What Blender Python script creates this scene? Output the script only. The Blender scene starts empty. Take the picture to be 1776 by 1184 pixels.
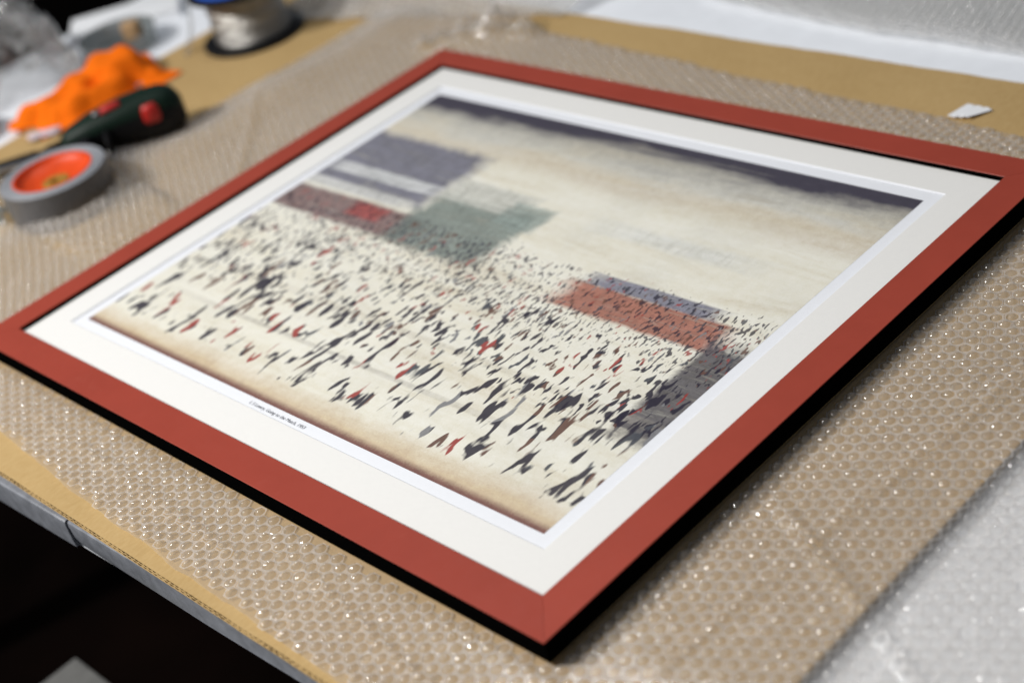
import bpy, math, random
import numpy as np
from mathutils import Vector, Matrix, noise
random.seed(7); rng = np.random.default_rng(7)
scene = bpy.context.scene
C = scene.collection

# ------------------------------------------------------------------ camera
cam_d = bpy.data.cameras.new('camera'); cam = bpy.data.objects.new('camera', cam_d); C.objects.link(cam)
Rw = ((0.6921252939, 0.6834399398, -0.2321043434),      # world -> camera (x right, y down, z forward)
      (0.2504522150, -0.5289999353, -0.8108222718),
      (-0.6769315072, 0.5030595563, -0.5373032824))
CAM = Vector((1.0541783, -0.7719567, 0.7553484))
rot = Matrix((Rw[0], tuple(-v for v in Rw[1]), tuple(-v for v in Rw[2]))).transposed()
cam.matrix_world = Matrix.Translation(CAM) @ rot.to_4x4()
cam_d.sensor_width = 36; cam_d.lens = 55.644; cam_d.clip_start = 0.02; cam_d.clip_end = 100
cam_d.dof.use_dof = True; cam_d.dof.focus_distance = 1.285; cam_d.dof.aperture_fstop = 2.6; cam_d.dof.aperture_blades = 7
scene.camera = cam
FPX = 2745.08
def pix(x, y, z=0.0):
    """table-side helper: where the sight line of photo pixel (x, y) meets height z (used to read off positions)"""
    d = Vector(((x-888)/FPX, (y-592)/FPX, 1)); w = Vector([sum(Rw[i][k]*d[i] for i in range(3)) for k in range(3)])
    return CAM + w*((z-CAM.z)/w.z)
def proj(P):
    v = P-CAM; c = [sum(Rw[i][k]*v[k] for k in range(3)) for i in range(3)]
    return 888+FPX*c[0]/c[2], 592+FPX*c[1]/c[2], c[2]

# ------------------------------------------------------------------ light (indoors: workshop lamps, no sun)
world = bpy.data.worlds.new('World'); scene.world = world; world.use_nodes = True
bg = world.node_tree.nodes['Background']; bg.inputs['Color'].default_value = (0.80, 0.88, 1.0, 1); bg.inputs['Strength'].default_value = 0.14
def area(name, loc, target, size, power, col):
    d = bpy.data.lights.new(name, 'AREA'); d.shape = 'DISK'; d.size = size; d.energy = power; d.color = col
    o = bpy.data.objects.new(name, d); C.objects.link(o); o.location = loc
    o.rotation_euler = (Vector(target)-Vector(loc)).to_track_quat('-Z', 'Y').to_euler()
    return o
area('key_lamp', (-1.50, -1.90, 2.00), (2.6, -0.2, 0), 0.22, 100, (1.0, 0.98, 0.95))
area('ceiling_lamp', (-0.50, -1.30, 1.90), (1.9, -0.6, 0), 0.16, 25, (1.0, 0.98, 0.95))
area('rear_lamp', (-0.76, 0.44, 1.7), (0, 0, 0), 0.16, 5, (0.95, 0.98, 1.0))
vs = scene.view_settings; vs.view_transform = 'Standard'; vs.look = 'None'; vs.exposure = 0; vs.gamma = 1; vs.use_curve_mapping = False
scene.cycles.use_denoising = True; scene.cycles.max_bounces = 10; scene.cycles.diffuse_bounces = 6; scene.cycles.transparent_max_bounces = 16; scene.cycles.use_adaptive_sampling = True; scene.cycles.adaptive_threshold = .015
scene.cycles.sample_clamp_indirect = 4.0; scene.cycles.caustics_reflective = False; scene.cycles.caustics_refractive = False

# ------------------------------------------------------------------ materials
class NT:
    def __init__(s, name):
        s.m = bpy.data.materials.new(name); s.m.use_nodes = True; s.t = s.m.node_tree
        for n in list(s.t.nodes): s.t.nodes.remove(n)
        s.out = s.n('ShaderNodeOutputMaterial')
    def n(s, typ, **kw):
        x = s.t.nodes.new(typ)
        for k, v in kw.items():
            if k.startswith('i_'):
                key = k[2:]; key = int(key) if key.isdigit() else key.replace('_', ' '); s.set(x.inputs[key], v)
            else: setattr(x, k, v)
        return x
    def set(s, inp, v):
        if isinstance(v, bpy.types.NodeSocket): s.t.links.new(v, inp)
        else: inp.default_value = v
    def noise(s, scale, detail=4, rough=.55, vec=None, dist=0.0):
        x = s.n('ShaderNodeTexNoise', i_Scale=scale, i_Detail=detail, i_Roughness=rough, i_Distortion=dist)
        if vec is not None: s.t.links.new(vec, x.inputs['Vector'])
        return x.outputs['Fac']
    def coord(s, scale=(1, 1, 1), out='Object'):
        tc = s.n('ShaderNodeTexCoord'); mp = s.n('ShaderNodeMapping'); mp.inputs['Scale'].default_value = scale
        s.t.links.new(tc.outputs[out], mp.inputs['Vector']); return mp.outputs[0]
    def geo(s, scale=(1, 1, 1)):
        g = s.n('ShaderNodeNewGeometry'); mp = s.n('ShaderNodeMapping'); mp.inputs['Scale'].default_value = scale
        s.t.links.new(g.outputs['Position'], mp.inputs['Vector']); return mp.outputs[0]
    def math(s, op, a, b=0.0, c=0.0, clamp=False):
        x = s.n('ShaderNodeMath', operation=op, use_clamp=clamp); s.set(x.inputs[0], a); s.set(x.inputs[1], b); s.set(x.inputs[2], c); return x.outputs[0]
    def ramp(s, fac, *stops):
        x = s.n('ShaderNodeValToRGB'); s.t.links.new(fac, x.inputs[0]); e = x.color_ramp.elements
        while len(e) < len(stops): e.new(0.5)
        for el, (p, c) in zip(e, stops): el.position = p; el.color = (c, c, c, 1) if isinstance(c, (int, float)) else (*c, 1)
        return x.outputs[0]
    def mix(s, fac, a, b, mode='MIX'):
        x = s.n('ShaderNodeMix', data_type='RGBA', blend_type=mode)
        for i, v in ((0, fac), (6, a), (7, b)):
            if isinstance(v, tuple) and len(v) == 3: v = (*v, 1)
            s.set(x.inputs[i], v)
        return x.outputs[2]
    def bump(s, h, strength=.3, dist=.001):
        x = s.n('ShaderNodeBump', i_Strength=strength, i_Distance=dist); s.t.links.new(h, x.inputs['Height']); return x.outputs[0]
    def bsdf(s, col, rough=.5, spec=.5, metal=0.0, normal=None, **kw):
        x = s.n('ShaderNodeBsdfPrincipled'); c = (*col, 1) if isinstance(col, tuple) and len(col) == 3 else col
        s.set(x.inputs['Base Color'], c); s.set(x.inputs['Roughness'], rough); s.set(x.inputs['Specular IOR Level'], spec); s.set(x.inputs['Metallic'], metal)
        for k, v in kw.items(): s.set(x.inputs[k.replace('_', ' ')], v)
        if normal is not None: s.t.links.new(normal, x.inputs['Normal'])
        return x.outputs[0]
    def thin(s, ior):
        g = s.n('ShaderNodeNewGeometry'); return s.math('MULTIPLY_ADD', g.outputs['Backfacing'], 1/ior-ior, ior)   # a sheet reflects alike from both sides
    def done(s, sh): s.t.links.new(sh, s.out.inputs['Surface']); return s.m

def plain(name, col, rough=.5, spec=.5, metal=0.0, nscale=60, var=.12, bump=.15, bdist=.0006):
    t = NT(name); v = t.coord(); f = t.noise(nscale, 5, .6, v)
    lo = tuple(c*(1-var) for c in col); hi = tuple(min(1, c*(1+var)) for c in col)
    c = t.ramp(f, (.3, lo), (.7, hi)); f2 = t.noise(nscale*7, 3, .6, v)
    r = t.math('MULTIPLY_ADD', f, .2, rough-.1)
    return t.done(t.bsdf(c, r, spec, metal, t.bump(f2, bump, bdist)))

def m_red():
    t = NT('red_stained_moulding'); v = t.coord(); f = t.noise(14, 5, .6, v); g = t.noise(900, 3, .7, v); h = t.noise(140, 3, .6, v)
    c = t.ramp(f, (.3, (.292, .041, .022)), (.7, (.345, .050, .028))); c = t.mix(t.math('MULTIPLY', g, .30), c, (.36, .070, .045))
    sc = t.noise(34, 6, .75, v, 1.5); c = t.mix(t.math('MULTIPLY', t.ramp(sc, (.60, 0), (.74, 1)), .22), c, (.40, .090, .060))
    oi = t.n('ShaderNodeObjectInfo'); c = t.mix(t.math('MULTIPLY', oi.outputs['Random'], .22), c, (.235, .030, .018))     # each rail stained a little differently
    r = t.math('MULTIPLY_ADD', h, .20, t.math('MULTIPLY_ADD', sc, .16, .32))
    return t.done(t.bsdf(c, r, .28, 0, t.bump(t.math('ADD', g, t.math('MULTIPLY', sc, .6)), .25, .0003)))
def m_card():
    t = NT('corrugated_cardboard'); v = t.geo(); f = t.noise(7, 5, .6, v); g = t.noise(260, 4, .7, t.geo((1, .35, 1))); fl = t.noise(900, 2, .5, v)
    fv = t.n('ShaderNodeTexWave', wave_type='BANDS', bands_direction='X', i_Scale=22.0, i_Distortion=1.2, i_Detail=2.0); t.t.links.new(v, fv.inputs['Vector'])
    c = t.ramp(f, (.3, (.395, .258, .104)), (.7, (.46, .308, .132))); c = t.mix(t.math('MULTIPLY', t.ramp(g, (.35, 0), (.75, 1)), .45), c, (.56, .405, .20))
    c = t.mix(t.ramp(fl, (.70, 0), (.78, .55)), c, (.23, .125, .045))
    b = t.math('ADD', t.math('MULTIPLY', fv.outputs[1], .35), t.math('MULTIPLY', g, .5))
    return t.done(t.bsdf(c, .82, .25, 0, t.bump(b, .22, .0006)))
def m_film(name, veil, white, fres_gain=1.0, rough=.07, wr=1.0, wf=300):
    """thin polyethylene film: partly milky, mostly clear, glossy at its surface"""
    t = NT(name); v = t.geo(); w = t.noise(wf, 2, .6, v, .4)
    bn = t.n('ShaderNodeBump', i_Strength=.6*wr, i_Distance=.0012); t.t.links.new(w, bn.inputs['Height'])
    tr = t.n('ShaderNodeBsdfTransparent'); tr.inputs[0].default_value = (.985, .98, .97, 1)
    df = t.n('ShaderNodeBsdfDiffuse'); df.inputs[0].default_value = (*white, 1); t.t.links.new(bn.outputs[0], df.inputs['Normal'])
    tl = t.n('ShaderNodeBsdfTranslucent'); tl.inputs[0].default_value = (*white, 1)
    mm = t.n('ShaderNodeMixShader'); mm.inputs[0].default_value = .5; t.t.links.new(df.outputs[0], mm.inputs[1]); t.t.links.new(tl.outputs[0], mm.inputs[2])
    m1 = t.n('ShaderNodeMixShader'); t.set(m1.inputs[0], veil); t.t.links.new(tr.outputs[0], m1.inputs[1]); t.t.links.new(mm.outputs[0], m1.inputs[2])
    gl = t.n('ShaderNodeBsdfGlossy', i_Roughness=rough); gl.inputs[0].default_value = (1, 1, 1, 1); t.t.links.new(bn.outputs[0], gl.inputs['Normal'])
    fr = t.n('ShaderNodeFresnel', i_IOR=t.thin(1.5)); t.t.links.new(bn.outputs[0], fr.inputs['Normal'])
    m2 = t.n('ShaderNodeMixShader'); t.set(m2.inputs[0], t.math('MULTIPLY', fr.outputs[0], fres_gain, clamp=True)); t.t.links.new(m1.outputs[0], m2.inputs[1]); t.t.links.new(gl.outputs[0], m2.inputs[2])
    return t.done(m2.outputs[0])
def m_glazing():
    t = NT('picture_glazing'); tr = t.n('ShaderNodeBsdfTransparent'); gl = t.n('ShaderNodeBsdfGlossy', i_Roughness=.03)
    fr = t.n('ShaderNodeFresnel', i_IOR=t.thin(1.3)); m = t.n('ShaderNodeMixShader'); t.set(m.inputs[0], t.math('MULTIPLY', fr.outputs[0], .6))
    t.t.links.new(tr.outputs[0], m.inputs[1]); t.t.links.new(gl.outputs[0], m.inputs[2]); return t.done(m.outputs[0])
def m_print():
    """generic painterly stand-in: pale washes, a dusky band along the top, ochre along the foot, loose colour patches"""
    t = NT('printed_paint'); tc = t.n('ShaderNodeTexCoord'); sp = t.n('ShaderNodeSeparateXYZ'); t.t.links.new(tc.outputs['UV'], sp.inputs[0]); u, w = sp.outputs[0], sp.outputs[1]
    def mp(s):
        m = t.n('ShaderNodeMapping'); m.inputs['Scale'].default_value = s; t.t.links.new(tc.outputs['UV'], m.inputs['Vector']); return m.outputs[0]
    streak = t.noise(1.0, 6, .62, mp((3.2, 16, 1)), .6); fine = t.noise(1.0, 4, .7, mp((330, 250, 1))); blot = t.noise(1.0, 5, .6, mp((6, 5, 1)), .5)
    c = t.ramp(streak, (.25, (.63, .57, .44)), (.45, (.75, .72, .61)), (.62, (.79, .77, .68)), (.8, (.68, .61, .45)))
    c = t.mix(t.math('MULTIPLY', t.ramp(blot, (.45, 0), (.75, 1)), .35), c, (.56, .56, .52))
    wob = t.math('MULTIPLY_ADD', streak, .16, t.math('MULTIPLY_ADD', blot, .05, -.10))
    wt = t.math('ADD', w, wob)
    c = t.mix(t.ramp(wt, (.845, 0), (.93, .45), (.975, 1)), c, (.052, .046, .066))
    c = t.mix(t.math('MULTIPLY', t.ramp(wt, (.78, 0), (.84, 1), (.90, 0)), .5), c, (.46, .36, .24))
    c = t.mix(t.ramp(t.math('SUBTRACT', t.math('MULTIPLY_ADD', blot, .07, .035), w), (.0, 0), (.05, .62)), c, (.50, .33, .15))
    c = t.mix(t.ramp(t.math('SUBTRACT', t.math('MULTIPLY_ADD', fine, .02, .010), w), (.0, 0), (.014, .9)), c, (.14, .045, .045))
    def patch(cx, cy, rx, ry, col, soft=.45, amt=.9):
        a = t.math('DIVIDE', t.math('SUBTRACT', u, cx), rx); b = t.math('DIVIDE', t.math('SUBTRACT', w, cy), ry)
        d = t.math('MAXIMUM', t.math('ABSOLUTE', a), t.math('ABSOLUTE', b)); n2 = t.noise(1.0, 5, .65, mp((26, 20, 1+cx)), 1.0)
        d = t.math('MULTIPLY_ADD', n2, .42, t.math('ADD', d, -.21))
        s1 = t.noise(1.0, 5, .7, mp((9, 70, 2+cy)), .8); s2 = t.noise(1.0, 4, .65, mp((80, 14, 5+cx)), .5)
        cc = t.mix(t.ramp(s1, (.35, 0), (.7, .55)), col, tuple(min(1, q*2.1+.06) for q in col)); cc = t.mix(t.ramp(s2, (.5, 0), (.72, .6)), cc, tuple(q*.45 for q in col))
        return t.mix(t.math('MULTIPLY', t.math('MULTIPLY', t.ramp(d, (1-soft, 1), (1.0, 0)), t.ramp(s1, (.22, .55), (.45, 1))), amt), c, cc)
    c = patch(.13, .71, .17, .12, (.10, .10, .14), .22, .92); c = patch(.14, .665, .15, .022, (.45, .46, .46), .3); c = patch(.12, .60, .15, .018, (.42, .42, .41), .3)
    c = patch(.15, .53, .21, .05, (.14, .075, .075), .25); c = patch(.20, .545, .05, .03, (.26, .05, .045), .4)
    c = patch(.39, .58, .12, .11, (.13, .16, .145), .22, .9); c = patch(.37, .69, .10, .045, (.40, .40, .36), .3, .85); c = patch(.47, .66, .05, .05, (.20, .24, .22), .3, .8)
    c = patch(.81, .50, .16, .045, (.25, .070, .040), .25); c = patch(.80, .555, .13, .020, (.13, .13, .18), .3); c = patch(.985, .36, .05, .15, (.040, .034, .045), .25)
    c = patch(.75, .70, .18, .03, (.52, .54, .52), .6, .5); c = patch(.55, .27, .5, .012, (.46, .42, .34), .7, .6); c = patch(.45, .16, .45, .008, (.36, .34, .30), .7, .6)
    def strokes(sx, sy, v0, v1, v2, v3, thr, seed, amt=.95):
        '''irregular dry brush marks between four heights'''
        m = t.n('ShaderNodeMapping'); m.inputs['Scale'].default_value = (sx, sy, 1); m.inputs['Location'].default_value = (seed, seed*1.7, seed); m.inputs['Rotation'].default_value = (0, 0, .25); t.t.links.new(tc.outputs['UV'], m.inputs['Vector'])
        n1 = t.noise(1.0, 1.2, .5, m.outputs[0], .30); dn = t.noise(1.0, 2, .5, mp((7, 9, 1+seed)), .3)
        band = t.ramp(w, (v0, 0), (v1, 1), (v2, 1), (v3, 0)); mask = t.math('ADD', n1, t.math('MULTIPLY_ADD', dn, .26, -.13)); mask = t.math('SUBTRACT', mask, t.math('MULTIPLY', t.math('SUBTRACT', 1.0, band), .3))
        vo = t.n('ShaderNodeTexVoronoi', i_Scale=.55); t.t.links.new(m.outputs[0], vo.inputs['Vector']); sp2 = t.n('ShaderNodeSeparateColor'); t.t.links.new(vo.outputs['Color'], sp2.inputs[0])
        pc = t.ramp(sp2.outputs[0], (0, (.018, .014, .030)), (.50, (.030, .024, .040)), (.60, (.12, .055, .040)), (.74, (.055, .060, .075)), (.84, (.30, .035, .030)), (.93, (.20, .20, .21)))
        pc_node = pc.node; pc_node.color_ramp.interpolation = 'CONSTANT'
        return t.mix(t.math('MULTIPLY', t.ramp(mask, (thr-.015, 0), (thr+.045, 1)), amt), c, pc)
    c = strokes(210, 62, .34, .40, .56, .60, .555, 3.1, .85); c = strokes(130, 34, .18, .26, .42, .48, .560, 7.7); c = strokes(84, 19, .03, .07, .26, .32, .570, 12.3)
    c = t.mix(.16, c, t.ramp(fine, (.3, .15), (.7, .95)), 'OVERLAY')
    c = t.mix(.22, c, t.ramp(t.noise(1.0, 3, .6, mp((70, 55, 1))), (.3, .3), (.7, .75)), 'OVERLAY')
    return t.done(t.bsdf(c, .6, .3, 0, t.bump(fine, .1, .0003)))
def m_wire():
    t = NT('wound_wire'); v = t.coord(); f = t.noise(30, 4, .6, t.coord((1, 1, 6)))
    w = t.n('ShaderNodeTexWave', wave_type='BANDS', bands_direction='Z', i_Scale=260.0, i_Distortion=1.5); t.t.links.new(v, w.inputs['Vector'])
    return t.done(t.bsdf(t.ramp(f, (.3, (.42, .40, .37)), (.7, (.66, .65, .62))), .32, .5, .85, t.bump(w.outputs[1], .6, .0012)))

M = dict(
    red=m_red(), black=plain('black_moulding_side', (.0016, .0016, .0016), .7, .0), mat=plain('ivory_mount_board', (.80, .79, .765), .85, .2, nscale=300, var=.012, bump=.06),
    paper=plain('cool_white_paper', (.81, .825, .865), .7, .25, nscale=200, var=.01, bump=.04), backing=plain('kraft_backing', (.40, .29, .13), .7, .3),
    ink=plain('grey_caption_ink', (.10, .10, .12), .7, .2), prn=m_print(), glaz=m_glazing(), card=m_card(), cardin=plain('shade_toned_flute_paper', (.055, .033, .015), .85, .2),  # fluting much darker than the card: shade inside the channels put into its colour
    film=m_film('wrap_film', .20, (.95, .92, .90), 1.2, .10, .6, 260), filmw=m_film('wrap_web', .55, (.97, .945, .93), 1.2, .09, .8, 240), bub=m_film('wrap_bubble', .15, (.96, .93, .90), 0.95, .11, .30, 260),
    film2=m_film('far_wrap_film', .45, (.95, .95, .95), 1.2, .14, 1.0, 260), film2w=m_film('far_wrap_web', .60, (.96, .96, .96), 1.2, .12, 1.0, 260), bub2=m_film('far_wrap_bubble', .20, (.97, .97, .97), 0.9, .09, .25, 300),
    table=plain('white_table_top', (.84, .865, .91), .55, .3, nscale=30, var=.03), trim=plain('grey_edge_trim', (.20, .21, .235), .33, .5, nscale=90, var=.22, bump=.25),
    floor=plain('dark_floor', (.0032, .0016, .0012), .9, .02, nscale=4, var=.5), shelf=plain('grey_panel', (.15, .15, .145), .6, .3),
    duct=plain('grey_duct_tape', (.12, .12, .125), .38, .5, nscale=120, var=.08), ductside=plain('duct_tape_face', (.25, .258, .28), .55, .4, nscale=200, var=.08),
    core=plain('orange_core', (.66, .060, .004), .45, .4, nscale=60, var=.1), gold=plain('brass_ring', (.42, .22, .035), .4, .5, .3),
    green=plain('dark_green_plastic', (.0025, .013, .007), .5, .22), blackp=plain('black_plastic', (.004, .004, .005), .5, .2), redp=plain('red_plastic', (.52, .022, .016), .4, .45),
    steel=plain('brushed_steel', (.42, .42, .44), .35, .5, .9), cloth=plain('orange_cotton', (.90, .165, .004), .9, .12, nscale=400, var=.12, bump=.4),
    wire=m_wire(), blue=plain('blue_label', (.010, .10, .55), .5, .4), white=plain('white_card_stock', (.86, .87, .89), .75, .25, var=.02), tan=plain('tan_wood', (.42, .27, .14), .7, .3),
    pink=plain('pale_lilac_plastic', (.62, .52, .56), .5, .4), cream=plain('cream_tape', (.60, .57, .50), .6, .3), clear=m_film('crumpled_clear_film', .26, (.46, .45, .43), 1.6, .09, 1.4, 180),
    greyp=m_film('grey_translucent_plastic', .62, (.30, .335, .335), 1.1, .12, .6, 90), bluefilm=m_film('bluish_film', .55, (.42, .52, .62), 1.4, .1, 1.2, 200))

# ------------------------------------------------------------------ builders
def link(name, me, parent=None, mats=(), smooth=False):
    for m in mats: me.materials.append(M[m])
    if smooth: me.polygons.foreach_set('use_smooth', [True]*len(me.polygons))
    o = bpy.data.objects.new(name, me); C.objects.link(o)
    if parent is not None: o.parent = parent
    return o
def mesh(name, v, f, parent=None, mat='white', smooth=False, fm=None):
    me = bpy.data.meshes.new(name); me.from_pydata([tuple(p) for p in v], [], f); me.update()
    mats = (mat,) if isinstance(mat, str) else mat
    o = link(name, me, parent, mats, smooth)
    if fm: me.polygons.foreach_set('material_index', fm)
    return o
def tag(o, label=None, cat=None, group=None, kind=None):
    if label: o['label'] = label
    if cat: o['category'] = cat
    if group: o['group'] = group
    if kind: o['kind'] = kind
    return o
def empty(name, label, cat, loc=(0, 0, 0), rz=0.0, group=None):
    o = bpy.data.objects.new(name, None); C.objects.link(o); o.location = loc; o.rotation_euler = (0, 0, rz); o.empty_display_size = .02
    return tag(o, label, cat, group)
def box(name, x0, x1, y0, y1, z0, z1, parent=None, mat='white', bevel=0.0):
    v = [(x, y, z) for z in (z0, z1) for y in (y0, y1) for x in (x0, x1)]
    o = mesh(name, v, [(0, 2, 3, 1), (4, 5, 7, 6), (0, 1, 5, 4), (2, 6, 7, 3), (0, 4, 6, 2), (1, 3, 7, 5)], parent, mat)
    if bevel:
        b = o.modifiers.new('bevel', 'BEVEL'); b.width = bevel; b.segments = 3
        o.data.polygons.foreach_set('use_smooth', [True]*6)
    return o
def lathe(name, prof, parent=None, mat='white', n=48, smooth=True, loc=(0, 0, 0), closed=False, fm=None):
    v, f, mi = [], [], []
    for k in range(n):
        a = 2*math.pi*k/n
        for r, z in prof: v.append((r*math.cos(a)+loc[0], r*math.sin(a)+loc[1], z+loc[2]))
    m = len(prof)
    for k in range(n):
        k2 = (k+1) % n
        for i in range(m if closed else m-1):
            j = (i+1) % m; f.append((k*m+i, k2*m+i, k2*m+j, k*m+j)); mi.append(fm[i] if fm else 0)
    o = mesh(name, v, f, parent, mat, smooth, mi)
    if smooth:
        e = o.modifiers.new('edge', 'EDGE_SPLIT'); e.split_angle = math.radians(40)
    return o
def sstep(a, b, x):
    t = np.clip((x-a)/(b-a), 0, 1); return t*t*(3-2*t)
def nz(x, y, s, z=0.0): return noise.noise((x*s, y*s, z))
vnz = np.vectorize(nz)

# ------------------------------------------------------------------ setting: floor, table, panel below
FLZ = -.78
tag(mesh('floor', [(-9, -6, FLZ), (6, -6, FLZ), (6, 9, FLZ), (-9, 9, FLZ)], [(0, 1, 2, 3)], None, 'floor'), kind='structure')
box_o = empty('storage_box', 'pale grey flat topped box in the dark under the table front', 'box', (-.385, -.43, FLZ))
box('body', -.048, .055, -.30, .035, 0, FLZ*-1-.405, box_o, 'shelf', .004); box('lid', -.050, .057, -.304, .039, FLZ*-1-.4048, FLZ*-1-.400, box_o, 'shelf', .002)

TT = -.0074
SL = .0265
def yfr(x): return -.4305+SL*x
tb = empty('work_table', 'white topped work table with grey edge trim carrying everything', 'table', (0, 0, FLZ))
zt = TT-FLZ
me_v = []
for z in (zt-.034, zt):
    me_v += [(-1.17, yfr(-1.17)+.004, z), (1.9, yfr(1.9)+.004, z), (1.9, 1.9, z), (-1.17, 1.9, z)]
mesh('table_top', me_v, [(3, 2, 1, 0), (4, 5, 6, 7), (0, 1, 5, 4), (1, 2, 6, 5), (2, 3, 7, 6), (3, 0, 4, 7)], tb, 'table')
for x, y in ((-1.1, -.38), (1.8, -.33), (1.8, 1.8), (-1.1, 1.8)): box('leg', x-.025, x+.025, y-.025, y+.025, 0, zt-.036, tb, 'trim')
def trim(xa, xb, top, out, crease):
    v, f = [], []; n = 40; xs = [xa+(xb-xa)*i/n for i in range(n+1)]
    for i, x in enumerate(xs):
        y = yfr(x); endr = .006*(1-min(1, (x-xa)/.006, (xb-x)/.006))**2 if xa > -1 else .006*(1-min(1, (xb-x)/.006))**2
        wob = .0004*nz(x, 0, 40)
        t = min(1, max(0, (x+.09)/.20)); zc = -.026-.009*t if crease else -.030
        P = [(y+.010, top), (y+.002-out, top), (y+.0006-out, top-.0012), (y-out, top-.004), (y-out+wob+(.0005 if crease else 0), zc), (y-out+(.0032*(1-t) if crease else .0003), -.0365), (y+.010, -.0372)]
        for py, pz in P: v.append((x, py+endr*.25, pz-endr*.5-FLZ))
    m = 7
    for i in range(n):
        for j in range(m-1): f.append((i*m+j, i*m+j+1, (i+1)*m+j+1, (i+1)*m+j))
    f.append(tuple(range(m))[::-1]); f.append(tuple(n*m+j for j in range(m)))
    o = mesh('edge_trim', v, f, tb, 'trim', True); e = o.modifiers.new('edge', 'EDGE_SPLIT'); e.split_angle = math.radians(22); return o
trim(-1.16, -.0925, -.0072, .0022, False); trim(-.0915, 1.2, -.0085, .0006, True)

# ------------------------------------------------------------------ cardboard
CX0, CX1, CY0, CY1 = -.89, .555, -.431, .503
cb = empty('cardboard_sheet', 'brown double wall corrugated cardboard sheet under the bubble wrap', 'cardboard')
def liner(z1, z0, top):
    v, f = [], []; nx, ny = 120, 60
    for j in range(ny+1):
        for i in range(nx+1):
            x = CX0+(CX1-CX0)*i/nx; y = CY0+(CY1-CY0)*j/ny
            if j in (0,): y += .0007*nz(x, 3, 25)
            if j == ny: y += .004*nz(x, 7, 9)+.0015*nz(x, 9, 40)
            if i == 0: x += .003*nz(1, y, 10)
            v.append((x, y, z1))
    for j in range(ny):
        for i in range(nx): a = j*(nx+1)+i; f.append((a, a+1, a+nx+2, a+nx+1))
    o = mesh('liner', v, f, cb, 'card'); s = o.modifiers.new('thick', 'SOLIDIFY'); s.thickness = z1-z0; s.offset = -1; return o
liner(0.0, -.0004, True); liner(-.0035, -.0038, False); liner(-.0068, -.0072, False)
def flute(z0, z1, pitch, ph):
    v, f = [], []; n = int((CX1-CX0)/pitch*10); y1 = CY1-.002
    for i in range(n+1):
        x = CX0+.001+(CX1-CX0-.002)*i/n; z = (z0+z1)/2+(z1-z0)/2*math.sin(2*math.pi*x/pitch+ph+.5*nz(x, 1, 8)); yy = CY0+.0006+.0006*nz(x, 5, 60)
        v += [(x, yy, z), (x, y1, z)]
    for i in range(n): f.append((2*i, 2*i+2, 2*i+3, 2*i+1))
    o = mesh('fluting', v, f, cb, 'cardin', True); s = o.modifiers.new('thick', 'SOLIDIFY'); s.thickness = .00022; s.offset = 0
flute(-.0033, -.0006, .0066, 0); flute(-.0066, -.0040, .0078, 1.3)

# ------------------------------------------------------------------ framed picture
ZT, ZB = .0235, .0045
PW, PH = .325, .2503
MX, MYB, MYT = PW+.013, PH+.0129, PH+.0154           # mount window
SX, SYB, SYT = MX+.0365, MYB+.0383, MYT+.0363        # sight edge of the moulding
RW = .0333
OX, OYB, OYT = SX+RW, SYB+RW, SYT+RW
fr = empty('framed_picture', 'large framed print with red topped black moulding lying on bubble wrap', 'picture frame', (0, 0, 0))
prof = [(.0, ZB, 1), (.0, ZT-.0005, 0), (.0004, ZT, 0), (RW-.0004, ZT, 0), (RW, ZT-.0005, 1), (RW, ZB+.003, 1)]
cor = [(-OX, -OYB), (OX, -OYB), (OX, OYT), (-OX, OYT)]; inn = [(1, 1), (-1, 1), (-1, -1), (1, -1)]
for k in range(4):
    a, b = cor[k], cor[(k+1) % 4]; ia, ib = inn[k], inn[(k+1) % 4]; v, f, mi = [], [], []; n = 24; m = len(prof)
    g = .00012; d = (Vector(b)-Vector(a)).normalized()
    for s in range(n+1):
        for o_, z, _ in prof:
            pa = Vector((a[0]+ia[0]*o_, a[1]+ia[1]*o_))+d*g; pb = Vector((b[0]+ib[0]*o_, b[1]+ib[1]*o_))-d*g; p = pa.lerp(pb, s/n); v.append((p.x, p.y, z))
    for s in range(n):
        for j in range(m):
            j2 = (j+1) % m; f.append((s*m+j, (s+1)*m+j, (s+1)*m+j2, s*m+j2)); mi.append(0 if j in (1, 2, 3) else 1)
    f.append(tuple(range(m))); mi.append(1); f.append(tuple(n*m+j for j in range(m))[::-1]); mi.append(1)
    mesh('frame_rail', v, f, fr, ('red', 'black'), False, mi)
bk = .0004
box('backing', -OX+bk, OX-bk, -OYB+bk, OYT-bk, ZB-.0013, ZB-.0001, fr, 'backing')
# mount with bevelled window
zm, zp = ZT-.0052, ZT-.0084
e = .001; bv = .0011
ring = lambda x, yb, yt, z: [(-x, -yb, z), (x, -yb, z), (x, yt, z), (-x, yt, z)]
v = ring(SX+e*2-.0025, SYB+e*2-.0025, SYT+e*2-.0025, zm)+ring(MX, MYB, MYT, zm)+ring(MX-bv, MYB-bv, MYT-bv, zm-bv)
f = [];
for r in range(2):
    for k in range(4): k2 = (k+1) % 4; f.append((r*4+k, r*4+k2, r*4+4+k2, r*4+4+k))
mesh('mount', v, f, fr, ('mat', 'paper'), False, [0]*4+[1]*4)
pa = mesh('print_sheet', ring(MX+.004, MYB+.004, MYT+.004, zm-bv-.0002), [(0, 1, 2, 3)], fr, 'paper')
zs = zm-bv-.0002
pr = mesh('printed_image', ring(PW, PH, PH, zs+.0001), [(0, 1, 2, 3)], pa, 'prn')
uv = pr.data.uv_layers.new(name='uv')
for i, c in enumerate([(0, 0), (1, 0), (1, 1), (0, 1)]): uv.data[i].uv = c
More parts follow.
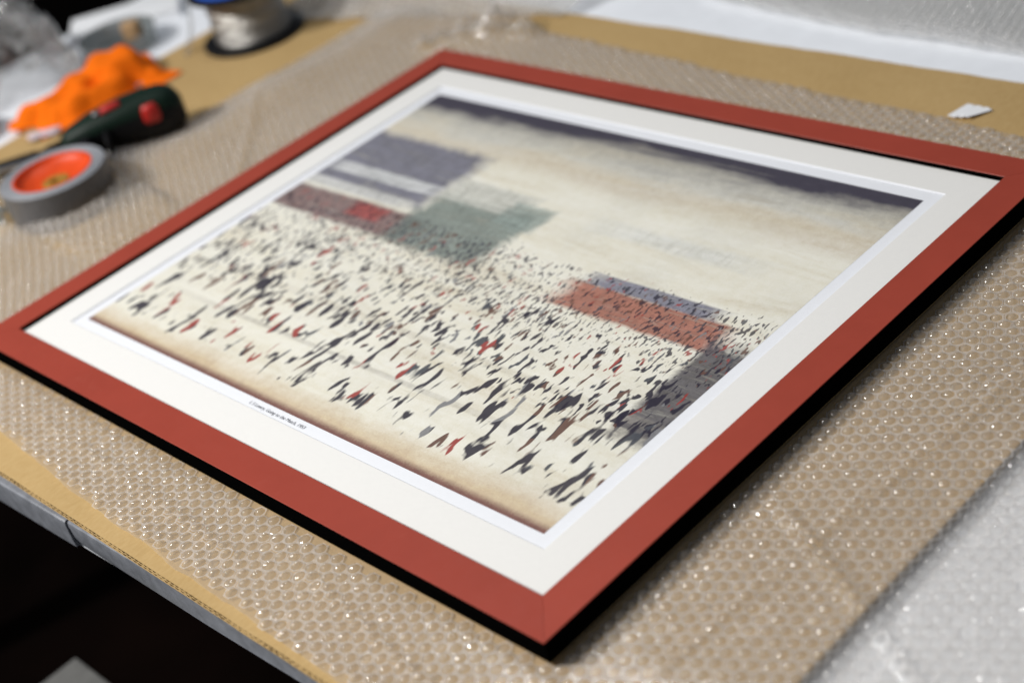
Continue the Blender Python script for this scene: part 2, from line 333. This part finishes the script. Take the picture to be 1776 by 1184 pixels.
# caption under the image
cu = bpy.data.curves.new('caption', 'FONT'); cu.body = 'L S Lowry, Going to the Match, 1953'; cu.size = .0052; cu.shear = .15
to = bpy.data.objects.new('caption_tmp', cu); C.objects.link(to); bpy.context.view_layer.update()
cm = bpy.data.meshes.new_from_object(to.evaluated_get(bpy.context.evaluated_depsgraph_get())); bpy.data.objects.remove(to)
cm.name = 'caption'; xs = [q.co.x for q in cm.vertices]; k = .0795/(max(xs)-min(xs))
for q in cm.vertices: q.co = (q.co.x*k-.0352, q.co.y*k-.2585, zs+.0002)
cm.materials.clear(); link('caption', cm, pa, ('ink',))
mesh('glazing', ring(SX+.002, SYB+.002, SYT+.002, zm+.0004), [(0, 1, 2, 3)], fr, 'glaz')

# ------------------------------------------------------------------ bubble wrap
PITCH = .0119
def dome(nseg, prof, seed, rough):
    r = np.random.default_rng(seed); v = []; a = np.arange(nseg)/nseg*2*np.pi
    tx, ty = r.normal(0, .08*rough, 2); ph = r.uniform(0, 6.28, 3); am = r.uniform(.0, .09, 3)*rough; dent = r.uniform(0, 6.28); dd = r.uniform(0, .35)*rough*(r.random() < .45)
    for q, z in prof:
        for t in a:
            rr = q*(1+am[0]*np.cos(2*t+ph[0])+am[1]*np.cos(3*t+ph[1]))
            zz = z*(1+tx*q*np.cos(t)+ty*q*np.sin(t)+am[2]*np.cos(4*t+ph[2])*q)
            zz -= dd*max(0, np.cos(t-dent))**2*q*(1-q)*2*z
            v.append((rr*np.cos(t), rr*np.sin(t), zz))
    v.append((0, 0, 1.0-.05*dd))
    f = []; m = len(prof)
    for i in range(m-1):
        for k in range(nseg): k2 = (k+1) % nseg; f.append((i*nseg+k, i*nseg+k2, (i+1)*nseg+k2, (i+1)*nseg+k))
    for k in range(nseg): f.append(((m-1)*nseg+k, (m-1)*nseg+(k+1) % nseg, m*nseg))
    return np.array(v), f
def cap(phis, p0=80):
    c0 = math.cos(math.radians(p0)); return [(math.sin(math.radians(p))/math.sin(math.radians(p0)), (math.cos(math.radians(p))-c0)/(1-c0)) for p in phis]
PF_HI = cap([80, 68, 55, 42, 28, 14]); PF_LO = cap([80, 60, 40, 20])
def land_mesh(P, h, gx, gy, ang, r):
    """the welded web between bubbles: one hexagon with a round hole for each bubble, all in one mesh"""
    th = np.arange(12)*np.pi/6; ho = np.where(np.arange(12) % 2 == 1, PITCH/2, PITCH/2/math.cos(math.pi/6))
    ri = r*(1+rng.normal(0, .03, (len(P), 12))); ci, si = np.cos(th+ang), np.sin(th+ang)
    xo = P[:, :1]+ho*ci; yo = P[:, 1:]+ho*si; xi = P[:, :1]+ri*ci; yi = P[:, 1:]+ri*si
    X = np.concatenate([xo, xi], 1); Y = np.concatenate([yo, yi], 1); Z = h[:, None]+gx[:, None]*(X-P[:, :1])+gy[:, None]*(Y-P[:, 1:])+.0008
    V = np.stack([X, Y, Z], -1).reshape(-1, 3); q = np.array([(k, (k+1) % 12, 12+(k+1) % 12, 12+k) for k in range(12)])
    Q = (q[None]+(np.arange(len(P))*24)[:, None, None]).reshape(-1, 4)
    me = bpy.data.meshes.new('web'); me.vertices.add(len(V)); me.vertices.foreach_set('co', V.ravel()); me.loops.add(Q.size); me.loops.foreach_set('vertex_index', Q.ravel())
    me.polygons.add(len(Q)); me.polygons.foreach_set('loop_start', np.arange(len(Q))*4); me.update(calc_edges=True); me.validate(); me.polygons.foreach_set('use_smooth', [True]*len(me.polygons)); return me
def field_mesh(name, cents, norm, scale, flat, nseg, prof, mats, rough, hmul=.0041):
    """all the bubbles of one sheet that are too many to pick singly, in one mesh"""
    doms = [dome(nseg, prof, 100+s, rough) for s in range(12)]; nv = len(doms[0][0]); f0 = doms[0][1]
    vi = rng.integers(0, 12, len(cents)); V = np.empty((len(cents), nv, 3))
    for i in range(12):
        sel = np.where(vi == i)[0]
        if not len(sel): continue
        d = doms[i][0]; th = rng.uniform(0, 6.28, len(sel)); c, s = np.cos(th)[:, None], np.sin(th)[:, None]
        x = (d[None, :, 0]*c-d[None, :, 1]*s)*.0051*scale[sel][:, None]; y = (d[None, :, 0]*s+d[None, :, 1]*c)*.0051*scale[sel][:, None]; z = d[None, :, 2]*hmul*(scale*flat)[sel][:, None]
        V[sel, :, 0] = cents[sel, 0][:, None]+x+norm[sel, 0][:, None]*z; V[sel, :, 1] = cents[sel, 1][:, None]+y+norm[sel, 1][:, None]*z
        V[sel, :, 2] = cents[sel, 2][:, None]+z-norm[sel, 0][:, None]*x-norm[sel, 1][:, None]*y
    V = V.reshape(-1, 3); quads = np.array([q for q in f0 if len(q) == 4]); tris = np.array([q for q in f0 if len(q) == 3])
    off = (np.arange(len(cents))*nv)[:, None, None]; Q = (quads[None]+off).reshape(-1, 4); T = (tris[None]+off).reshape(-1, 3)
    me = bpy.data.meshes.new(name); me.vertices.add(len(V)); me.vertices.foreach_set('co', V.ravel())
    me.loops.add(Q.size+T.size); me.loops.foreach_set('vertex_index', np.concatenate([Q.ravel(), T.ravel()]))
    me.polygons.add(len(Q)+len(T)); me.polygons.foreach_set('loop_start', np.concatenate([np.arange(len(Q))*4, Q.size+np.arange(len(T))*3]))
    me.update(calc_edges=True); me.validate()
    me.polygons.foreach_set('use_smooth', [True]*len(me.polygons)); me.materials.append(M[mats]); return me
def lattice(x0, x1, y0, y1, ang=0.0):
    dx = PITCH*math.sqrt(3)/2; out = []
    nxx = int((x1-x0)/dx)+40; nyy = int((y1-y0)/PITCH)+40; cx, cy = (x0+x1)/2, (y0+y1)/2; ca, sa = math.cos(ang), math.sin(ang)
    for i in range(-nxx//2-20, nxx//2+20):
        for j in range(-nyy//2-20, nyy//2+20):
            x, y = i*dx, (j+.5*(i % 2))*PITCH; X, Y = cx+x*ca-y*sa, cy+x*sa+y*ca
            if x0 < X < x1 and y0 < Y < y1: out.append((X, Y))
    P = np.array(out); P += .0045*np.column_stack([vnz(P[:, 0], P[:, 1], 4.5), vnz(P[:, 0]+7, P[:, 1]+3, 4.5)]); P += rng.normal(0, .00016, P.shape); return P
def wrap_sheet(root, film_mat, bub_mat, Xl, Xr, Yf, Yb, H, bounds, ang, keep, hi=False, scl=1.0, nmax=300):
    x0, x1, y0, y1 = bounds
    nx, ny = int((x1-x0)/.0055), int((y1-y0)/.0055); u, w = np.meshgrid(np.linspace(0, 1, nx+1), np.linspace(0, 1, ny+1))
    X = x0+(x1-x0)*u; Y = y0+(y1-y0)*w
    for _ in range(3):
        Xl_, Xr_ = Xl(Y), Xr(Y); X = Xl_+(Xr_-Xl_)*u; Yf_, Yb_ = Yf(X), Yb(X); Y = Yf_+(Yb_-Yf_)*w
    Z = H(X, Y)+.0003
    idx = np.arange((nx+1)*(ny+1)).reshape(ny+1, nx+1); F = np.stack([idx[:-1, :-1], idx[:-1, 1:], idx[1:, 1:], idx[1:, :-1]], -1).reshape(-1, 4)
    me = bpy.data.meshes.new('film'); me.from_pydata(np.stack([X, Y, Z], -1).reshape(-1, 3).tolist(), [], F.tolist()); me.update()
    film = link('film', me, root, (film_mat,), True)
    P = lattice(x0-.01, x1+.01, y0-.01, y1+.01, ang); mrg = .0045
    ok = (P[:, 0] > Xl(P[:, 1])+mrg) & (P[:, 0] < Xr(P[:, 1])-mrg) & (P[:, 1] > Yf(P[:, 0])+mrg) & (P[:, 1] < Yb(P[:, 0])-mrg) & keep(P[:, 0], P[:, 1]); P = P[ok]
    h = H(P[:, 0], P[:, 1]); e = .002; gx = (H(P[:, 0]+e, P[:, 1])-h)/e; gy = (H(P[:, 0], P[:, 1]+e)-h)/e
    wb_ = land_mesh(P, h, gx, gy, ang, .0050); tag(link('web', wb_, root, (film_mat+'w',)), kind='stuff')
    cents = np.column_stack([P, h+.0006]); nrm = np.column_stack([-gx, -gy]).clip(-.8, .8)
    scale = (rng.normal(1.0, .035, len(P))*np.where(rng.random(len(P)) < .03, .72, 1.0))*scl
    flat = np.where(rng.random(len(P)) < .07, rng.uniform(.30, .7, len(P)), rng.normal(1, .05, len(P)))
    if hi:
        pj = [proj(Vector(c)) for c in cents]; vis = np.array([-5 < a < 1781 and -5 < b < 1189 for a, b, _ in pj]); dep = np.array([c for *_, c in pj])
        order = np.argsort(np.where(vis, dep, 99)); near = order[:nmax]; rest = order[nmax:]
        doms = []
        for s in range(8):
            vv, ff = dome(14, PF_HI, 300+s, 1.0); vv = vv*np.array([.0051, .0051, .0041]); m2 = bpy.data.meshes.new('bubble'); m2.from_pydata(vv.tolist(), [], ff); m2.update()
            m2.polygons.foreach_set('use_smooth', [True]*len(m2.polygons)); m2.materials.append(M[bub_mat]); doms.append(m2)
        for i in near:
            o = bpy.data.objects.new('bubble', doms[int(rng.integers(8))]); C.objects.link(o); o.parent = root; o.location = cents[i]; s_ = scale[i]; o.scale = (s_, s_, s_*flat[i])
            o.rotation_euler = (-nrm[i, 1], nrm[i, 0], rng.uniform(0, 6.28))
        vmid = np.array([vis[i] and dep[i] < 1.62 for i in rest]); A, B = rest[vmid], rest[~vmid]
        tag(link('bubble_field', field_mesh('bubble_field', cents[A], nrm[A], scale[A], flat[A], 14, PF_HI, bub_mat, 1.0), root), kind='stuff')
        tag(link('bubble_field', field_mesh('bubble_field', cents[B], nrm[B], scale[B], flat[B], 9, PF_LO, bub_mat, 1.0), root), kind='stuff')
    else:
        tag(link('bubble_field', field_mesh('bubble_field', cents, nrm, scale, flat, 9, PF_LO, bub_mat, 1.0), root), kind='stuff')

def segd(x, y, a, b):
    ax, ay = a; bx, by = b; t = np.clip(((x-ax)*(bx-ax)+(y-ay)*(by-ay))/((bx-ax)**2+(by-ay)**2), 0, 1)
    return np.hypot(x-ax-t*(bx-ax), y-ay-t*(by-ay))
def frame_d(x, y): return np.maximum(np.abs(x)-OX, np.abs(y)-OYT)
def Xl1(y): return np.maximum(-.652, np.where(np.abs(y+.104) < .0668, -.620+np.sqrt(np.maximum(0, .0668**2-(y+.104)**2)), -.66))+.012*sstep(.15, .35, y)+.0015*(vnz(0*y, y, 18)+.8)+.001*vnz(0*y, y, 70)
def Xr1(y): return .90+0*y
def Yf1(x): return np.interp(x, [-.7, -.45, -.263, -.112, .067, .188, .287, .6, 1.0], [-.37, -.385, -.398, -.411, -.42, -.4235, -.4265, -.432, -.44])+.0018*vnz(x, 0*x, 22)+.0011*vnz(x, 0*x+4, 90)
def Yb1(x): return np.interp(x, [-.7, -.45, -.38, -.188, .075, .243, .333, 1.0], [.42, .45, .452, .439, .420, .415, .405, .38])+.004*vnz(x, 0*x+8, 12)+.0015*vnz(x, 0*x+2, 60)
CREASE = [(.44, .30, .60, .02, .004, .0022), (.47, -.30, .52, .12, .006, .0016), (.43, -.12, .62, -.22, .004, .0022), (-.30, -.36, .10, -.385, .005, .0018), (.05, -.345, .40, -.405, .004, .0020), (-.62, .20, -.44, .02, .006, .003), (-.1, .37, .35, .375, .005, .002)]
def H1(x, y):
    fd = sstep(.004, .06, frame_d(x, y))
    h = .0004+.0012*(vnz(x, y, 11)+.6)*fd
    for (ax, ay, bx, by, cw, chh) in CREASE: h = h+fd*chh*np.exp(-(segd(x, y, (ax, ay), (bx, by))/cw)**2)
    h = h-.0070*sstep(CX1-.001, CX1+.014, x)
    ed = sstep(.03, .0, y-Yf1(x)); h = h+.0022*ed*(vnz(x, y, 30)+.35)
    lx = x-Xl1(y)
    h = h+fd*(.010*np.exp(-((lx-.07)/.04)**2)*(1+.6*vnz(x*0, y, 7))*sstep(-.36, -.26, y))
    tp = sstep(-.22, -.14, y)*(1-sstep(-.03, .06, y)); h = h+fd*tp*.018*np.exp(-(np.maximum(lx, 0)/.040)**2)*(1+.35*vnz(x, y, 22))
    r = segd(x, y, (-.475, .362), (-.405, .417)); r2 = segd(x, y, (-.405, .417), (-.372, .441))
    h = h+fd*(.014*np.exp(-(r/.015)**2)+.021*np.exp(-(r2/.016)**2))*(1+.9*vnz(x, y, 55)+.5*vnz(x, y, 130))
    h = h+.006*sstep(.36, .46, y)*(1-sstep(-.48, -.40, x))*fd
    return h
w1 = empty('bubble_wrap_sheet', 'clear bubble wrap sheet spread under the framed picture', 'bubble wrap', (0, 0, 0))
wrap_sheet(w1, 'film', 'bub', Xl1, Xr1, Yf1, Yb1, H1, (-.66, .90, -.45, .46), 0.0, lambda x, y: frame_d(x, y) > .002, hi=True)
# folded wrap behind, at the top middle
def H2(x, y): return .006+.016*sstep(.0, .10, y-(.375+(x+.72)*.30))*(1+.8*vnz(x, y, 9))+.004*vnz(x, y, 25)
w2 = empty('bubble_wrap_sheet', 'greyish rumpled bubble wrap lying behind the far corner of the picture', 'bubble wrap')
wrap_sheet(w2, 'film2', 'bub2', lambda y: -.80+.01*vnz(0*y, y, 10)+.25*np.clip(y-.4, 0, 1), lambda y: -.345+.01*vnz(0*y, y, 9), lambda x: .375+(x+.72)*.30+.004*vnz(x, 0*x, 20), lambda x: 1.15+0*x, H2, (-.80, -.34, .37, 1.15), .5, lambda x, y: x > -9)
def H3(x, y): return TT+.008+.006*vnz(x, y, 6)+.03*sstep(.66, 1.0, y)
w3 = empty('bubble_wrap_sheet', 'grey bubble wrap sheet on the white table beyond the cardboard', 'bubble wrap')
wrap_sheet(w3, 'film2', 'bub2', lambda y: -.20-.55*np.clip(y-.58, 0, 1)+.01*vnz(0*y, y, 10), lambda y: 1.2+0*y, lambda x: np.interp(x, [-.3, -.2, .055, .246, 1.2], [.60, .585, .560, .558, .52])+.003*vnz(x, 0*x, 24), lambda x: 1.3+0*x, H3, (-.4, 1.2, .54, 1.3), .2, lambda x, y: x > -9)
# second layer of the far sheet (it is folded double)
wrap_sheet(w3, 'film2', 'bub2', lambda y: -.17-.55*np.clip(y-.58, 0, 1)+.01*vnz(0*y, y, 11), lambda y: 1.2+0*y, lambda x: np.interp(x, [-.3, -.2, .055, .246, 1.2], [.61, .595, .568, .566, .53])+.003*vnz(x, 0*x+5, 24), lambda x: 1.3+0*x, lambda x, y: H3(x, y)+.006, (-.4, 1.2, .54, 1.3), .23, lambda x, y: x > -9)

# ------------------------------------------------------------------ paper slips on the cardboard
sl = empty('paper_slip', 'small fanned white paper slips on cardboard at the wrap edge', 'paper', (.257, .431, .0006))
for k, (dx, a) in enumerate([(-.006, -.10), (.003, -.26), (.011, -.48)]):
    ca, sa = math.cos(a), math.sin(a); L = .016-.001*k; W = .0046; z = .0006*k
    v = [(dx+x*ca-y*sa, x*sa+y*ca, z+(.0025 if y < 0 else .0)) for x, y in ((-W, -L), (W, -L), (W, L), (-W, L))]; v += [(a_, b_, c_-.0003) for a_, b_, c_ in v]
    mesh('slip', v, [(0, 1, 2, 3), (7, 6, 5, 4), (0, 4, 5, 1), (1, 5, 6, 2), (2, 6, 7, 3), (3, 7, 4, 0)], sl, 'white')

# ------------------------------------------------------------------ tape roll
def tape_roll(name, loc, r, ri, h, label, outer, face, core):
    t = empty(name, label, 'tape', loc)
    lathe('tape_body', [(ri+.004, 0), (r-.001, 0), (r, .001), (r, h-.001), (r-.001, h), (ri+.004, h)], t, (outer, face), 64, fm=[0, 0, 0, 1, 1])
    for k in range(5):
        q = ri+.006+(r-ri-.008)*k/4.6; lathe('tape_ridge', [(q, h), (q+.0006, h+.0004), (q+.0012, h)], t, face, 64)
    return t
tp = tape_roll('duct_tape_roll', (-.620, -.104, .0002), .0640, .0445, .047, 'roll of grey duct tape with orange core beside the drill', 'duct', 'ductside', 'core')
lathe('core', [(.0485, .0), (.0485, .0472), (.0465, .0478), (.0450, .0470), (.0440, .044), (.0400, .040), (.022, .0345), (.0165, .034)], tp, 'core', 64)
hb = lathe('hub_ring', [(.0170, .0338), (.0160, .0352), (.0075, .0352), (.0060, .033), (.0055, .010)], tp, 'gold', 40)
# ------------------------------------------------------------------ cordless screwdriver
dr = empty('cordless_drill', 'dark green cordless drill with red buttons lying behind the tape', 'drill', (-.682, .022, 0), math.radians(64))
def loft(name, secs, parent, mat, n=24, sq=2.6, fm=None):
    """closed body through super-elliptic sections (x, cy, cz, ry, rz)"""
    v, f, mi = [], [], []
    for x, cy, cz, ry, rz in secs:
        for k in range(n):
            a = 2*math.pi*k/n; c, s = math.cos(a), math.sin(a); v.append((x, cy+ry*math.copysign(abs(c)**(2/sq), c), cz+rz*math.copysign(abs(s)**(2/sq), s)))
    for i in range(len(secs)-1):
        for k in range(n):
            k2 = (k+1) % n; f.append((i*n+k, i*n+k2, (i+1)*n+k2, (i+1)*n+k)); mi.append(fm(i, k/n) if fm else 0)
    f.append(tuple(range(n))[::-1]); mi.append(0); f.append(tuple((len(secs)-1)*n+k for k in range(n))); mi.append(0)
    return mesh(name, v, f, parent, mat, True, mi)
loft('body', [(-.070, 0, .026, .012, .012), (-.060, 0, .028, .018, .019), (-.03, 0, .030, .024, .026), (.01, 0, .032, .029, .030), (.045, 0, .032, .031, .031), (.066, 0, .031, .030, .030), (.080, 0, .029, .024, .025), (.087, 0, .028, .012, .013)], dr, ('green', 'blackp'), 28, fm=lambda i, a: 0 if .02 < a < .43 else 1)
loft('grip', [(-.012, -.028, .024, .02, .019), (-.018, -.045, .022, .02, .018)], dr, 'blackp')
gp = []
for k in range(7):
    a = k/6; gp.append((-.030-.050*a, -.012-.055*a, .022, .017+.004*a, .018))
loft('handle', gp, dr, 'blackp', 20)
loft('chuck', [(-.068, 0, .026, .011, .011), (-.085, 0, .026, .010, .010), (-.10, 0, .026, .006, .006)], dr, 'blackp', 20, 2)
loft('switch_strip', [(-.012, -.012, .058, .004, .003), (-.010, -.012, .0595, .0055, .004), (.012, -.012, .0615, .0055, .004), (.014, -.012, .060, .004, .003)], dr, 'redp', 16)
loft('button', [(.034, -.0285, .040, .003, .006), (.037, -.0295, .042, .005, .012), (.052, -.0295, .042, .005, .013), (.056, -.0285, .041, .003, .007)], dr, 'redp', 16)
loft('name_plate', [(-.014, -.010, .0585, .003, .002), (-.022, -.010, .0575, .003, .002)], dr, 'steel', 12)
# ------------------------------------------------------------------ orange cloth
def crumple(name, parent, cx, cy, z0, a, b, hgt, ang, mat, seed, nf=5.0, ridge=1.0, n=(90, 60), smooth=True, lip=.25, flap=.25, fine=1.0, crease=False):
    ca, sa = math.cos(ang), math.sin(ang); v, f = [], []; nx, ny = n
    for j in range(ny+1):
        for i in range(nx+1):
            u, w = i/nx*2-1, j/ny*2-1
            d = (abs(u)**3+abs(w)**3)**(1/3) if (u or w) else 0
            q = noise.noise((u*1.3+seed, w*1.3, 1)); q2 = noise.noise((u*1.3+seed, w*1.3, 9))
            th = math.atan2(w, u); edge = 1+flap*noise.noise((math.cos(th)*1.6+seed, math.sin(th)*1.6, 4))
            fold = 1-abs(noise.noise((u*nf*.5+seed+q*1.5, w*nf*.9+q2*1.5, 2)))*2; fold2 = 1-abs(noise.noise((u*nf*1.1+q2*2, w*nf*1.7+seed+q*2, 5)))*2
            hh = max(0, 1-d**2.2); z = hgt*(hh**.6)*(.62+.36*ridge*fold+.16*fine*ridge*fold2)+.004*fine*fold2*ridge*(1-hh)+.002
            if crease:
                z *= (1-.62*math.exp(-((u-.12+.45*w)/.13)**2))*(1-.5*math.exp(-((u+.50-.5*w)/.12)**2))*(1-.35*math.exp(-((w+.15-.5*u)/.12)**2))*(1+.25*u)
            x = u*a*edge*(1-.1*hh)+.10*a*q; y = w*b*edge+.14*b*q2
            if hh < .25: z += lip*hgt*max(0, fold-.3)*(1-hh)
            v.append((cx+x*ca-y*sa, cy+x*sa+y*ca, z0+max(z, .001)))
    for j in range(ny):
        for i in range(nx): k = j*(nx+1)+i; f.append((k, k+1, k+nx+2, k+nx+1))
    return mesh(name, v, f, parent, mat, smooth)
def cloth_mesh(cx, cy, ang):
    lumps = [(.48, .20, .50, .75, .040, .35), (.22, -.50, .42, .42, .026, -.6), (-.08, .25, .42, .55, .033, -.3), (-.30, -.35, .42, .50, .024, .5), (-.62, .10, .42, .65, .025, .25), (.82, -.20, .26, .50, .022, .2)]
    ca, sa = math.cos(ang), math.sin(ang); v, f = [], []; nx, ny = 110, 70; a, b = .100, .056
    for j in range(ny+1):
        for i in range(nx+1):
            u, w = i/nx*2-1, j/ny*2-1; q = noise.noise((u*1.4+3, w*1.4, 1)); q2 = noise.noise((u*1.4+3, w*1.4, 9)); z = 0
            for lu, lw, su, sw, h, sk in lumps:
                du, dw = u-lu+.12*q, w-lw+sk*(u-lu)+.2*q2; e = (du/su)**2+(dw/sw)**2; z += (h*math.exp(-e**2.4))**9
            z = z**(1/9); fo = math.sin(7*u+5*w+4*q)*.5+math.sin(-4*u+9*w+5*q2)*.5
            th = math.atan2(w, u); edge = 1+.5*noise.noise((math.cos(th)*1.2+3.7, math.sin(th)*1.2, 4)); d = max(abs(u), abs(w))
            z = (z+.0034*fo*min(1, z/.012)+.007*noise.noise((u*3.2+q, w*2.6+q2, 6))*min(1, z/.01))*(1-d**7)+.0025
            x = u*a*(1+(edge-1)*d)+.08*a*q; y = w*b*(1+(edge-1)*d)+.12*b*q2
            v.append((cx+x*ca-y*sa, cy+x*sa+y*ca, max(z, .0015)))
    for j in range(ny):
        for i in range(nx): k = j*(nx+1)+i; f.append((k, k+1, k+nx+2, k+nx+1))
    return mesh('orange_cloth', v, f, None, 'cloth', True)
cl = cloth_mesh(-.872, .090, math.radians(84))
tag(cl, 'crumpled bright orange cloth lying behind the green drill', 'cloth'); cs = cl.modifiers.new('thick', 'SOLIDIFY'); cs.thickness = .0012
# ------------------------------------------------------------------ wire spool
sp = empty('wire_spool', 'black flanged spool of silver wire standing on the cardboard', 'spool', (-.792, .318, .0002))
lathe('lower_flange', [(.0, 0), (.0715, 0), (.0725, .001), (.0725, .0045), (.0715, .0055), (.045, .0055)], sp, 'blackp', 64)
lathe('wire_winding', [(.045, .0055)]+[(.053+.0012*math.sin(k*.9)+.0006*math.sin(k*3.1), .006+k*.0029) for k in range(23)]+[(.045, .0735)], sp, 'wire', 64)
lathe('upper_flange', [(.020, .0735), (.0715, .0735), (.0725, .0745), (.0725, .0785), (.0715, .0795), (.020, .0795), (.020, .070)], sp, 'blackp', 64)
lathe('paper_label', [(.030, .0800), (.062, .0800)], sp, 'blue', 48)
v, f = [], []; q0 = Vector((-.060, -.05, .082))
for i in range(15):
    t = i/14; p = Vector((-.068+.012*t, -.045-.040*t+.01*math.sin(3*t), .082*(1-t)**1.3+.001)); wd = Vector((.010, -.003, 0))
    v += [p-wd, p+wd]
for i in range(14): f.append((2*i, 2*i+1, 2*i+3, 2*i+2))
so = mesh('film_strap', v, f, sp, 'clear', True)
# ------------------------------------------------------------------ clutter at the upper left
st = empty('thin_stick', 'thin pale lilac plastic stick between cloth and drill', 'stick', (-.825, .111, .004), math.radians(92))
loft('shaft', [(-.036, 0, 0, .0035, .0035), (.034, 0, 0, .0035, .0035)], st, 'pink', 12, 2); loft('tip', [(.034, 0, 0, .0028, .0028), (.040, 0, 0, .001, .001)], st, 'steel', 12, 2)
kn = empty('utility_knife', 'grey steel knife with dark handle lying beside the duct tape', 'knife', (-.775, -.075, .004), math.radians(58))
loft('handle', [(-.09, .006, .004, .007, .006), (-.07, .006, .006, .009, .008), (.02, .006, .006, .009, .008), (.034, .004, .005, .006, .006)], kn, 'blackp', 16)
loft('spine', [(-.09, -.006, .008, .003, .003), (.035, -.006, .008, .003, .003)], kn, 'steel', 12, 4); loft('blade', [(.03, 0, .006, .007, .0008), (.052, .001, .006, .006, .0006), (.062, .004, .006, .001, .0005)], kn, 'steel', 12, 4)
bg_ = crumple('plastic_bag', None, -1.10, .075, TT, .085, .075, .14, math.radians(70), 'clear', 11.3, 6.5, 1.2, (80, 60), True, .4, .5)
tag(bg_, 'crumpled clear plastic bag standing at the upper left of the table', 'plastic bag')
s1 = crumple('plastic_scrap', None, -.735, -.150, .0, .045, .028, .030, .6, 'clear', 5.1, 6, 1.2, (36, 28)); tag(s1, 'crumpled clear plastic scrap left of the duct tape', 'plastic scrap')
s2 = crumple('plastic_scrap', None, -.685, -.182, .0, .028, .016, .020, 1.1, 'bluefilm', 8.1, 6, 1.2, (36, 28)); tag(s2, 'small bluish plastic scrap against the near side of the duct tape', 'plastic scrap')
cr = tape_roll('masking_tape_roll', (-.985, -.055, TT+.0004), .050, .038, .022, 'cream tape roll cut off by the left picture edge', 'cream', 'cream', None)
wb = empty('white_card', 'white folded card lying on the table behind the orange cloth', 'card', (-1.10, .295, TT), math.radians(55))
box('panel', -.085, .085, -.045, .045, .010, .0125, wb, 'white', .0006); v = [(-.085, -.045, .0), (.085, -.045, 0), (.085, -.0445, .010), (-.085, -.0445, .010)]
mesh('folded_side', [(-.085, -.046, 0), (.085, -.046, 0), (.085, -.046, .0115), (-.085, -.046, .0115), (-.085, -.0455, 0), (.085, -.0455, 0), (.085, -.0455, .0115), (-.085, -.0455, .0115)], [(0, 1, 2, 3), (5, 4, 7, 6), (3, 2, 6, 7), (0, 4, 5, 1), (1, 5, 6, 2), (4, 0, 3, 7)], wb, 'white')
tu = empty('plastic_tub', 'shallow grey translucent plastic tub behind the orange cloth', 'tub', (-1.005, .225, TT+.0003))
lathe('tub_wall', [(.0, .0012), (.046, .0012), (.050, .003), (.056, .026), (.0575, .027), (.0570, .0245), (.0515, .002), (.046, .0), (.0, .0)], tu, 'greyp', 48)
tw = empty('wood_block', 'small tan wooden block standing in the grey plastic tub', 'block', (-.990, .243, TT+.0018), .6)
box('block', -.013, .013, -.010, .010, 0, .036, tw, 'tan', .004)
nn = crumple('paper_scrap', None, -.84, -.005, .0, .022, .010, .006, .9, 'pink', 2.2, 4, 1, (20, 14)); tag(nn, 'tiny pale paper scrap in front of the orange cloth', 'paper scrap')
